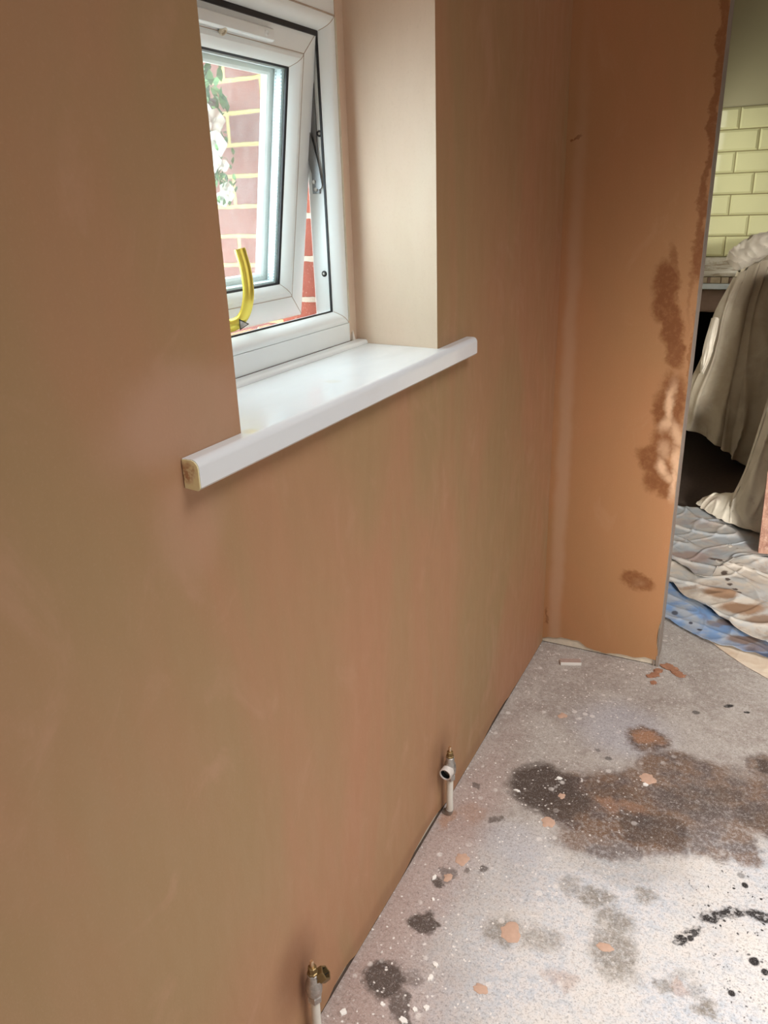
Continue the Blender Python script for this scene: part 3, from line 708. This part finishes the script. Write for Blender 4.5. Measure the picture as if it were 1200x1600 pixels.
# ------------------------------------------------------------------ hanging basket outside
def flower_mesh(bm, c, d, r):
    q = Vector(d).normalized().to_track_quat('Z', 'Y'); c = Vector(c); pc = bm.verts.new(c - q @ Vector((0, 0, r*.5)))
    N = 30; ring = []
    for i in range(N):
        t = 2*math.pi*i/N; rad = r*(1-.16*abs(math.sin(2.5*t))); ring.append(bm.verts.new(c+q @ Vector((rad*math.cos(t), rad*math.sin(t), r*(.10*math.sin(5*t)+.05*random.uniform(-1, 1))))))
    mid = [bm.verts.new(c+q @ Vector((.35*r*math.cos(2*math.pi*i/N), .35*r*math.sin(2*math.pi*i/N), -.02*r))) for i in range(N)]
    for i in range(N):
        j = (i+1) % N; bm.faces.new((mid[i], ring[i], ring[j], mid[j])); bm.faces.new((pc, mid[i], mid[j]))
def basket():
    root = empty('hanging_basket', (-.86, 1.60, 1.40))
    tag(root, 'hanging basket of trailing white petunias outside the window', 'plant')
    bm = mb(); lathe(bm, [(.02, 0), (.08, .015), (.125, .06), (.15, .13), (.152, .14), (.14, .14), (.13, .12)], (-.86, 1.60, 1.38), (0, 0, 1), 32); link('basket', bm, 'basket', root, True)
    bm = mb(); tube(bm, [(-.86, 1.839, 1.95), (-.86, 1.70, 1.97), (-.86, 1.60, 1.96), (-.86, 1.59, 1.93)], .006, 8); box(bm, -.875, -.845, 1.832, 1.8398, 1.80, 2.0); tube(bm, [(-.86, 1.835, 1.82), (-.86, 1.68, 1.965)], .005, 8); link('bracket', bm, 'steel_dark', root)
    bm = mb()
    for k in range(3): t = k*2.09; tube(bm, [(-.86+.15*math.cos(t), 1.6+.15*math.sin(t), 1.52), (-.86, 1.60, 1.93)], .0018, 6)
    link('chain', bm, 'steel_dark', root)
    rnd = random.Random(4); bm = mb(); ctrs = []
    def leafat(c, L):
        q = Vector((rnd.uniform(-1, 1), rnd.uniform(-1, .3), rnd.uniform(-.5, 1))).to_track_quat('Z', 'Y')
        v = [bm.verts.new(Vector(c)+q @ Vector(p)) for p in ((0, -L*.5, 0), (L*.26, -L*.1, .1*L), (L*.2, L*.25, .05*L), (0, L*.5, -.05*L), (-L*.2, L*.25, .05*L), (-L*.26, -L*.1, .1*L))]
        bm.faces.new(v)
    for i in range(520):
        t = rnd.uniform(0, 6.28); r = rnd.uniform(.02, .17); leafat((-.86+r*math.cos(t), 1.6+r*math.sin(t), 1.53+rnd.uniform(-.03, .07)), .035)
    trail = smooth_path([(-.73, 1.57, 1.52), (-.675, 1.555, 1.47), (-.655, 1.55, 1.42), (-.655, 1.55, 1.36), (-.640, 1.55, 1.32)], 60)
    for i in range(230):
        p = rnd.choice(trail); leafat(p+Vector((rnd.gauss(0, .016), rnd.gauss(0, .018), rnd.gauss(0, .012))), .017)
    tube(bm, trail, .002, 6); link('foliage', bm, 'leaf', root)
    fl = [((-.668, 1.53, 1.468), .036, (.1, -.9, .3)), ((-.633, 1.53, 1.462), .026, (.8, -.5, -.1)), ((-.640, 1.53, 1.415), .030, (.4, -.9, -.1)), ((-.655, 1.53, 1.382), .028, (.2, -1, .1)),
          ((-.628, 1.54, 1.372), .014, (.6, -.7, 0)), ((-.622, 1.535, 1.322), .017, (.5, -.8, 0)), ((-.636, 1.535, 1.304), .018, (.1, -.9, -.1)), ((-.616, 1.535, 1.309), .012, (.6, -.8, .2)),
          ((-.70, 1.52, 1.50), .034, (-.2, -1, .3)), ((-.78, 1.47, 1.56), .034, (0, -1, .3)), ((-.85, 1.44, 1.55), .034, (0, -1, .5)), ((-.92, 1.46, 1.57), .034, (-.3, -1, .3)), ((-.72, 1.52, 1.58), .03, (.5, -.8, .5)), ((-.98, 1.55, 1.55), .03, (-.9, -.5, .4))]
    for c, r, d in fl:
        bm = mb(); flower_mesh(bm, c, d, r); link('flower', bm, 'petal', root, True)
basket()

# ------------------------------------------------------------------ radiator valve tails
def valve(loc, label, turn, open_side):
    x, y, _ = loc; root = empty('radiator_valve', (x, y, 0)); tag(root, label, 'radiator valve', 'radiator valves at the wall foot')
    L = []
    def P(bm, name, mat, sm=True): L.append(link(name, bm, mat, root, sm, 35))
    bm = mb(); tube(bm, smooth_path([(x-.012, y+.004, -.002), (x-.004, y+.002, .004), (x, y, .018), (x, y-.001, .05), (x+.001, y-.001, .108)], 24), .0075, 20); P(bm, 'pipe', 'pipe')
    bm = mb(); tube(bm, smooth_path([(x-.012, y+.004, -.001), (x-.004, y+.0018, .005), (x-.0002, y, .017)], 10), [.009]*10, 20); P(bm, 'floor_elbow', 'pipe_grey')
    bm = mb(); lathe(bm, [(.0098, 0), (.0118, .002), (.0118, .012), (.0102, .015)], (x+.001, y-.001, .100), (0, 0, 1), 6); P(bm, 'compression_nut', 'chrome', False)
    bm = mb(); lathe(bm, [(.009, 0), (.0125, .006), (.0135, .016), (.0125, .028), (.0095, .036), (.0095, .046), (.0078, .048)], (x+.001, y-.001, .113), (0, 0, 1), 24); P(bm, 'valve_body', 'chrome')
    bm = mb(); lathe(bm, [(.0088, 0), (.0088, .003), (.0072, .004), (.0072, .013), (.0058, .014)], (x+.001, y-.001, .160), (0, 0, 1), 8); P(bm, 'gland_nut', 'brass', False)
    bm = mb(); lathe(bm, [(.0032, 0), (.0032, .012), (.0026, .0135)], (x+.001, y-.001, .173), (0, 0, 1), 14); P(bm, 'spindle', 'brass_tip')
    d = Vector((math.cos(turn), math.sin(turn), .0)); o = Vector((x+.001, y-.001, .130))
    if open_side:
        bm = mb(); lathe(bm, [(.0085, .002), (.0105, .006), (.0132, .008), (.0138, .024), (.0132, .0255), (.0112, .0255), (.0108, .010), (.0001, .010)], o, d, 28, False); P(bm, 'union_outlet', 'rim')
        bm = mb(); lathe(bm, [(.0105, .011), (.0109, .0225)], o, d, 24, False); b2 = bm; P(bm, 'outlet_bore', 'bore')
    else:
        d2 = Vector((math.cos(turn), math.sin(turn), .75)).normalized()
        bm = mb(); lathe(bm, [(.0085, .004), (.0090, .012), (.0130, .014), (.0130, .024), (.0120, .026), (.0095, .026), (.009, .012), (.0001, .012)], o+Vector((0, 0, .012)), d2, 6, False); P(bm, 'union_outlet', 'brass')
        bm = mb(); lathe(bm, [(.0088, .013), (.0092, .0245)], o+Vector((0, 0, .012)), d2, 20, False); P(bm, 'outlet_bore', 'bore')
    return root
valve((.020, 1.283, 0), 'worn radiator valve with open round outlet on a white pipe, further along the wall', R(-93), True)
valve((.020, .716, 0), 'worn brass topped radiator valve on a white pipe at the bottom edge of the photo', R(35), False)

# ------------------------------------------------------------------ floor debris
def blob(name, mat, x, y, rx, ry, h, seed, rough=.25, rot=0):
    rnd = random.Random(seed); bm = mb(); N = 26; base = []; top = []; c = bm.verts.new((x, y, h))
    cr, sr = math.cos(rot), math.sin(rot)
    for i in range(N):
        t = 2*math.pi*i/N; k = 1+rough*noise.noise(Vector((math.cos(t)*1.7, math.sin(t)*1.7, seed*3.1)))*1.6
        px, py = rx*k*math.cos(t), ry*k*math.sin(t); px, py = px*cr-py*sr, px*sr+py*cr
        base.append(bm.verts.new((x+px, y+py, .0002))); top.append(bm.verts.new((x+px*.86, y+py*.86, h*.8+noise.noise(Vector((px*200, py*200, seed)))*h*.3)))
    for i in range(N):
        j = (i+1) % N; bm.faces.new((base[i], base[j], top[j], top[i])); bm.faces.new((top[i], top[j], c))
    return link(name, bm, mat, None, True, 50)
splats = [(.092, 1.175, .0165, .017, 'flat ragged pink plaster splat nearest the open round valve'),
 (.084, 1.118, .0100, .0115, 'small round pink plaster splat beside a dark spot near the wall'),
 (.225, 1.351, .0150, .0190, 'pink plaster splat at the lower edge of the blackish damp stain'),
 (.232, 1.444, .0085, .0110, 'small pink plaster splat in the middle of the blackish damp stain'),
 (.154, 1.743, .0125, .0150, 'small orange plaster splat alone between stub wall and damp stain'),
 (.238, 1.048, .0230, .0210, 'largest pink plaster splat, on a grey smudge in the pale foreground floor'),
 (.227, .917, .0150, .0090, 'oval pink plaster splat nearest the bottom edge of the photo'),
 (.399, 1.585, .0190, .0200, 'round pink plaster splat at the upper edge of the brown damp stain'),
 (.406, 1.092, .0180, .0105, 'faint pink plaster splat inside the olive grey floor smudge')]
for i, (x, y, rx, ry, lb) in enumerate(splats):
    tag(blob('plaster_splat', 'splat', x, y, rx*.9, ry*.9, .0020, i+1, .30), lb, 'plaster splat', 'dried pink plaster splats on the floor')
chips = [(.059, 1.106, .005, .008, 'white angular chip just above a dark round spot near the wall'), (.086, .818, .0045, .0045, 'white chip on the brown stain beside the lower valve'),
 (.032, .777, .0065, .008, 'cream flake on the floor right of the lower radiator valve'), (.130, .808, .0098, .007, 'pink cream flake at the bottom edge of the photo'),
 (.139, .926, .006, .005, 'cream flake above its neighbour, right of the brown stain by the lower valve'), (.140, .900, .005, .008, 'upright cream flake right of the brown stain by the lower valve'),
 (.157, .845, .0055, .007, 'pinkish flake right of the white chips at the bottom of the photo'), (.140, .833, .0055, .0055, 'white flake left of a pinkish flake at the bottom of the photo'),
 (.078, 1.055, .0038, .0045, 'tiny white chip below the dark round spot near the wall'), (.133, 1.418, .009, .004, 'thin cream chip on the left part of the blackish stain'),
 (.397, 1.562, .007, .0065, 'white chip on the front edge of a round pink splat in the brown stain'), (.211, 1.50, .007, .006, 'pale pink crumbs on the top of the blackish stain')]
for i, (x, y, rx, ry, lb) in enumerate(chips):
    tag(blob('plaster_chip', 'chip', x, y, rx*.85, ry*.85, .003, i+40, .32), lb, 'chip', 'pale plaster chips on the floor')
def lump(parts, label, seed):
    bm = mb(); 
    for (x, y, rx, ry, h, rot) in parts:
        r = bmesh.ops.create_icosphere(bm, subdivisions=3, radius=1)
        for v in r['verts']:
            k = 1+.75*noise.noise(v.co*1.9+Vector((x*50, y*50, seed)))+.3*noise.noise(v.co*5+Vector((x*50, y*50, seed)))
            p = v.co*k; px, py = p.x*rx, p.y*ry
            v.co = Vector((x+px*math.cos(rot)-py*math.sin(rot), y+px*math.sin(rot)+py*math.cos(rot), max(.0002, min(p.z*h+h*.3, h*.8+.0006*p.x))))
    tag(link('plaster_lump', bm, 'lump', None, True, 50), label, 'plaster lump', 'terracotta plaster lumps by the stub wall')
lump([(.350, 2.062, .013, .010, .006, .4), (.343, 2.036, .012, .012, .006, 0), (.334, 2.026, .012, .009, .005, .6), (.347, 1.995, .008, .009, .004, 0)], 'cluster of terracotta plaster crumbs at the foot of the stub wall corner', 2)
lump([(.368, 2.098, .016, .010, .005, .5), (.384, 2.088, .016, .010, .006, .2), (.398, 2.072, .014, .010, .006, .1), (.410, 2.062, .013, .009, .005, .1)], 'elongated terracotta plaster lump just right of the stub wall corner', 5)
bm = mb(); box(bm, -.030, .030, -.011, .011, 0.0004, .010, .0012)
o = link('trim_offcut', bm, 'chip'); o.location = (.110, 1.999, 0); o.rotation_euler = (0, 0, R(22)); tag(o, 'small white plastic offcut lying in front of the stub wall', 'offcut')
bm = mb(); box(bm, -.0295, .0295, -.0095, .0105, .0098, .0106); s = link('stained_top', bm, 'stained_top'); s.parent = o; s.matrix_parent_inverse = Matrix.Identity(4)

# ------------------------------------------------------------------ dust sheets on the floor
def wr(amp, f1=7, f2=22, lip=0.0, seed=0, side='v0'):
    def fn(p, u, v):
        q = Vector((p.x*f1, p.y*f1*.8, seed)); r = 1-abs(noise.noise(q+Vector((noise.noise(q*1.7), noise.noise(q*1.3+Vector((4, 4, 4))), 0))*.9))
        r2 = 1-abs(noise.noise(Vector((p.x*f2, p.y*f2*.7, seed+7))))
        a_, b_ = p.x*.87-p.y*.5, p.x*.5+p.y*.87
        a_ += .06*noise.noise(Vector((p.x*6, p.y*6, seed+1))); b_ += .05*noise.noise(Vector((p.x*5, p.y*5, seed+2)))
        c1 = 1-abs(noise.noise(Vector((a_*2.2, b_*8, seed)))); c2 = 1-abs(noise.noise(Vector((a_*9, b_*4, seed+9))))
        h = amp*(c1**16)*.9 + amp*.45*(c2**22) + amp*.5*noise.noise(Vector((p.x*5, p.y*4, seed))) + amp*.08*(r2**6)
        e = math.exp(-v*22)*lip*(.4+.6*abs(noise.noise(Vector((p.x*16, p.y*16, seed+3))))*2)
        return Vector((0, 0, h+e))
    return fn
def sheet(name, rows, mat, label, amp, lip, seed, z, nu=170, nv=120, f1=7):
    rows = [[Vector((x, y, z)) for x, y in r] for r in rows]
    o = link(name, loft(rows, nu, nv, wr(amp, f1, 22, lip, seed)), mat, None, True); thicken(o, .0012, 1)
    return tag(o, label, 'dust sheet', 'dust sheets on the floor beyond the stub wall')
sheet('dust_sheet', [[(.30, 2.42), (.40, 2.35), (.465, 2.29), (.545, 2.21), (.635, 2.14), (.75, 2.06), (.95, 1.98)], [(.30, 2.6), (.42, 2.55), (.5, 2.5), (.58, 2.45), (.68, 2.4), (.8, 2.35), (1.0, 2.3)], [(.30, 2.8), (.42, 2.78), (.5, 2.76), (.58, 2.74), (.68, 2.72), (.8, 2.7), (1.0, 2.7)]],
      'cream_sheet', 'cream cloth dust sheet lying lowest, its edge showing below the blue one', .003, .004, 1, .0015)
sheet('dust_sheet', [[(.10, 2.52), (.22, 2.44), (.323, 2.373), (.40, 2.317), (.47, 2.274), (.54, 2.264), (.63, 2.245), (.78, 2.20), (.98, 2.15)], [(.10, 2.75), (.22, 2.7), (.33, 2.63), (.41, 2.58), (.48, 2.53), (.55, 2.49), (.64, 2.46), (.79, 2.42), (1.0, 2.38)], [(.10, 3.0), (.22, 3), (.33, 2.95), (.41, 2.9), (.48, 2.9), (.55, 2.86), (.64, 2.83), (.79, 2.8), (1.0, 2.8)]],
      'blue_sheet', 'blue stained dust sheet along the front edge of the pile', .006, .006, 2, .0065, f1=9)
sheet('dust_sheet', [[(.10, 2.80), (.20, 2.72), (.30, 2.62), (.363, 2.53), (.42, 2.485), (.47, 2.44), (.532, 2.376), (.625, 2.314), (.78, 2.27), (1.0, 2.24)], [(.10, 3.0), (.20, 2.95), (.29, 2.86), (.36, 2.78), (.42, 2.74), (.47, 2.70), (.54, 2.64), (.64, 2.58), (.79, 2.55), (1.02, 2.52)], [(.10, 3.25), (.20, 3.2), (.29, 3.1), (.36, 3.1), (.42, 3.1), (.48, 3.0), (.55, 3.0), (.66, 2.95), (.8, 2.95), (1.04, 2.9)]],
      'stained_sheet', 'white dust sheet with large brown stains and dark drips mid pile', .010, .009, 3, .015, f1=8)
sheet('dust_sheet', [[(.10, 2.96), (.20, 2.88), (.277, 2.80), (.335, 2.747), (.385, 2.684), (.425, 2.70), (.44, 2.78), (.50, 2.90), (.60, 2.96), (.78, 2.95), (1.0, 2.9)], [(.10, 3.15), (.19, 3.12), (.26, 3.08), (.33, 3.02), (.38, 3.0), (.44, 3.02), (.48, 3.06), (.54, 3.10), (.64, 3.12), (.80, 3.1), (1.02, 3.05)], [(.08, 3.40), (.16, 3.37), (.21, 3.36), (.27, 3.37), (.33, 3.38), (.40, 3.38), (.48, 3.36), (.56, 3.33), (.66, 3.31), (.82, 3.3), (1.03, 3.25)]],
      'grey_sheet', 'greyish blue dust sheet at the back of the floor pile', .010, .008, 4, .024, f1=9)

# ------------------------------------------------------------------ draped canvas over the kitchen unit
def fold(amp, f, seed, axis=Vector((0, -1, 0))):
    def fn(p, u, v):
        a = noise.noise(Vector((u*f, v*1.3, seed))); b = noise.noise(Vector((u*f*2.6, v*2.2, seed+5)))
        h = (1-abs(a)*2)**3*amp*(.35+.65*v) + b*amp*.35
        return axis*h + Vector((b*amp*.5, 0, 0))
    return fn
root = empty('draped_dust_sheet', (.6, 4.1, 0)); tag(root, 'beige canvas dust sheet draped over the kitchen unit, dark towards its hem', 'dust sheet')
rows = [[(.33, 4.60, .90), (.31, 4.30, .93), (.305, 4.06, .915), (.345, 4.03, .96), (.42, 4.03, 1.0), (.55, 4.04, .97), (.75, 4.05, .98), (1.0, 4.05, .97), (1.25, 4.05, .97)],
        [(.26, 4.60, .74), (.25, 4.30, .75), (.238, 4.05, .76), (.30, 4.01, .77), (.39, 4.00, .77), (.53, 4.00, .77), (.75, 4.02, .77), (1.0, 4.02, .76), (1.25, 4.02, .76)],
        [(.22, 4.60, .56), (.215, 4.32, .57), (.205, 4.06, .56), (.28, 4.00, .55), (.38, 3.98, .54), (.52, 3.97, .53), (.75, 4.0, .53), (1.0, 4.0, .52), (1.25, 4.0, .52)],
        [(.17, 4.60, .40), (.155, 4.34, .38), (.148, 4.06, .37), (.25, 3.99, .35), (.37, 3.97, .31), (.51, 3.95, .28), (.75, 3.99, .27), (1.0, 3.98, .26), (1.25, 3.98, .26)],
        [(.17, 4.60, .24), (.16, 4.36, .215), (.150, 4.06, .205), (.245, 4.00, .175), (.36, 3.98, .115), (.43, 3.97, .065), (.60, 3.99, .004), (.9, 3.97, .003), (1.25, 3.97, .003)]]
o = link('front_drape', loft(rows, 150, 110, fold(.045, 9, 1)), 'canvas', root, True); thicken(o, .003)
rows = [[(.30, 4.66, .93), (.305, 4.35, .935), (.305, 4.06, .915)], [(.42, 4.66, 1.0), (.42, 4.35, 1.0), (.42, 4.04, 1.0)], [(.8, 4.66, .99), (.8, 4.35, .99), (.8, 4.05, .98)], [(1.25, 4.66, .97), (1.25, 4.35, .98), (1.25, 4.05, .97)]]
o = link('top_drape', loft(rows, 40, 60, fold(.012, 5, 3, Vector((0, 0, 1)))), 'canvas', root, True); thicken(o, .003)
# thick twisted roll along the top
bm = mb(); pts = smooth_path([(.285, 4.03, .965), (.30, 4.02, .995), (.345, 4.01, 1.030), (.41, 4.0, 1.06), (.50, 4.0, 1.075), (.65, 4.0, 1.07), (.9, 4.02, 1.04), (1.2, 4.04, 1.03)], 130)
tube(bm, pts, [min(.052, .030+i*.0012) for i in range(130)], 48)
for v in bm.verts:
    a = noise.noise(Vector((v.co.x*10, v.co.z*28, v.co.y*28))); b = noise.noise(Vector((v.co.x*22+v.co.z*30, v.co.z*50, v.co.y*50)))
    c_ = 1-abs(noise.noise(Vector((v.co.x*7-v.co.z*9, v.co.z*20+v.co.x*16, v.co.y*20)))); v.co += Vector((a*.008, -a*.018-b*.008-(c_**6)*.016, a*.016+b*.009+(c_**6)*.012))
link('rolled_edge', bm, 'canvas_pale', root, True)
rows = [[(.222, 4.01, .735), (.238, 3.985, .745), (.255, 3.98, .74)], [(.208, 4.0, .66), (.228, 3.975, .66), (.250, 3.975, .65)], [(.203, 4.0, .58), (.222, 3.975, .58), (.240, 3.975, .57)], [(.200, 4.0, .49), (.206, 3.98, .48), (.214, 3.98, .48)]]
o = link('corner_flap', loft(rows, 24, 40, fold(.012, 3, 6)), 'canvas_pale', root, True); thicken(o, .003)  # same sheet in paler cloth: light on this fold put into its colour
# the base unit beneath it
unit = empty('kitchen_unit', (.75, 4.38, 0)); tag(unit, 'dark kitchen base unit hidden under the draped canvas', 'cabinet')
bm = mb(); box(bm, .36, 1.2, 4.09, 4.66, .12, .88, .003); link('carcass', bm, 'dark', unit)
bm = mb(); box(bm, .34, 1.22, 4.065, 4.67, .88, .915, .004); link('worktop', bm, 'hardboard', unit)
for i in range(4):
    bm = mb(); lathe(bm, [(.02, 0), (.025, .01), (.018, .02), (.018, .12)], (.42+.7*(i % 2), 4.16+.42*(i//2), 0), (0, 0, 1), 14); link('leg', bm, 'dark', unit)

# second canvas heaped on something tall by the doorway
root = empty('heaped_dust_sheet', (.7, 3.3, 0)); tag(root, 'pale canvas dust sheet heaped on the floor behind the rusty brown board', 'dust sheet')
rows = [[(.66, 3.72, .96), (.66, 3.72, .98), (.70, 3.70, .98), (.82, 3.70, .98), (1.05, 3.72, .98)],
        [(.62, 3.50, 1.0), (.60, 3.36, 1.0), (.66, 3.30, 1.0), (.80, 3.30, 1.0), (1.05, 3.35, 1.0)],
        [(.56, 3.52, .72), (.548, 3.34, .70), (.62, 3.26, .70), (.80, 3.26, .72), (1.08, 3.32, .72)],
        [(.53, 3.52, .48), (.517, 3.32, .49), (.60, 3.23, .47), (.80, 3.22, .47), (1.10, 3.28, .47)],
        [(.50, 3.50, .26), (.474, 3.32, .24), (.56, 3.20, .23), (.78, 3.19, .22), (1.12, 3.24, .22)],
        [(.48, 3.48, .10), (.440, 3.32, .11), (.53, 3.19, .09), (.77, 3.17, .08), (1.12, 3.22, .08)],
        [(.46, 3.48, .042), (.440, 3.26, .046), (.53, 3.165, .042), (.77, 3.15, .042), (1.13, 3.2, .042)]]
o = link('hanging_canvas', loft(rows, 110, 90, fold(.030, 7, 12)), 'canvas_pale', root, True); thicken(o, .003)
rows = [[(.300, 3.375, .040), (.33, 3.33, .040), (.38, 3.265, .040), (.45, 3.20, .040), (.56, 3.15, .040), (.8, 3.13, .040)], [(.305, 3.385, .048), (.345, 3.36, .070), (.40, 3.30, .080), (.47, 3.24, .082), (.58, 3.19, .08), (.8, 3.17, .08)],
        [(.31, 3.40, .045), (.36, 3.40, .082), (.42, 3.38, .10), (.49, 3.33, .11), (.60, 3.27, .10), (.8, 3.22, .10)], [(.32, 3.42, .035), (.37, 3.46, .04), (.44, 3.47, .04), (.52, 3.46, .04), (.62, 3.45, .04), (.8, 3.4, .04)]]
o = link('floor_fold', loft(rows, 90, 50, fold(.012, 8, 22, Vector((0, 0, 1)))), 'canvas_pale', root, True); thicken(o, .003)

bm = mb(); box(bm, 0, .34, 0, .022, 0, .52, .002)
for v in bm.verts: v.co.x -= .012*v.co.z
o = link('leaning_board', bm, 'plank'); o.location = (.562, 2.945, .040); o.rotation_euler = (R(-17), 0, R(4)); tag(o, 'rusty brown board leaning at the right edge against the pale canvas', 'board')
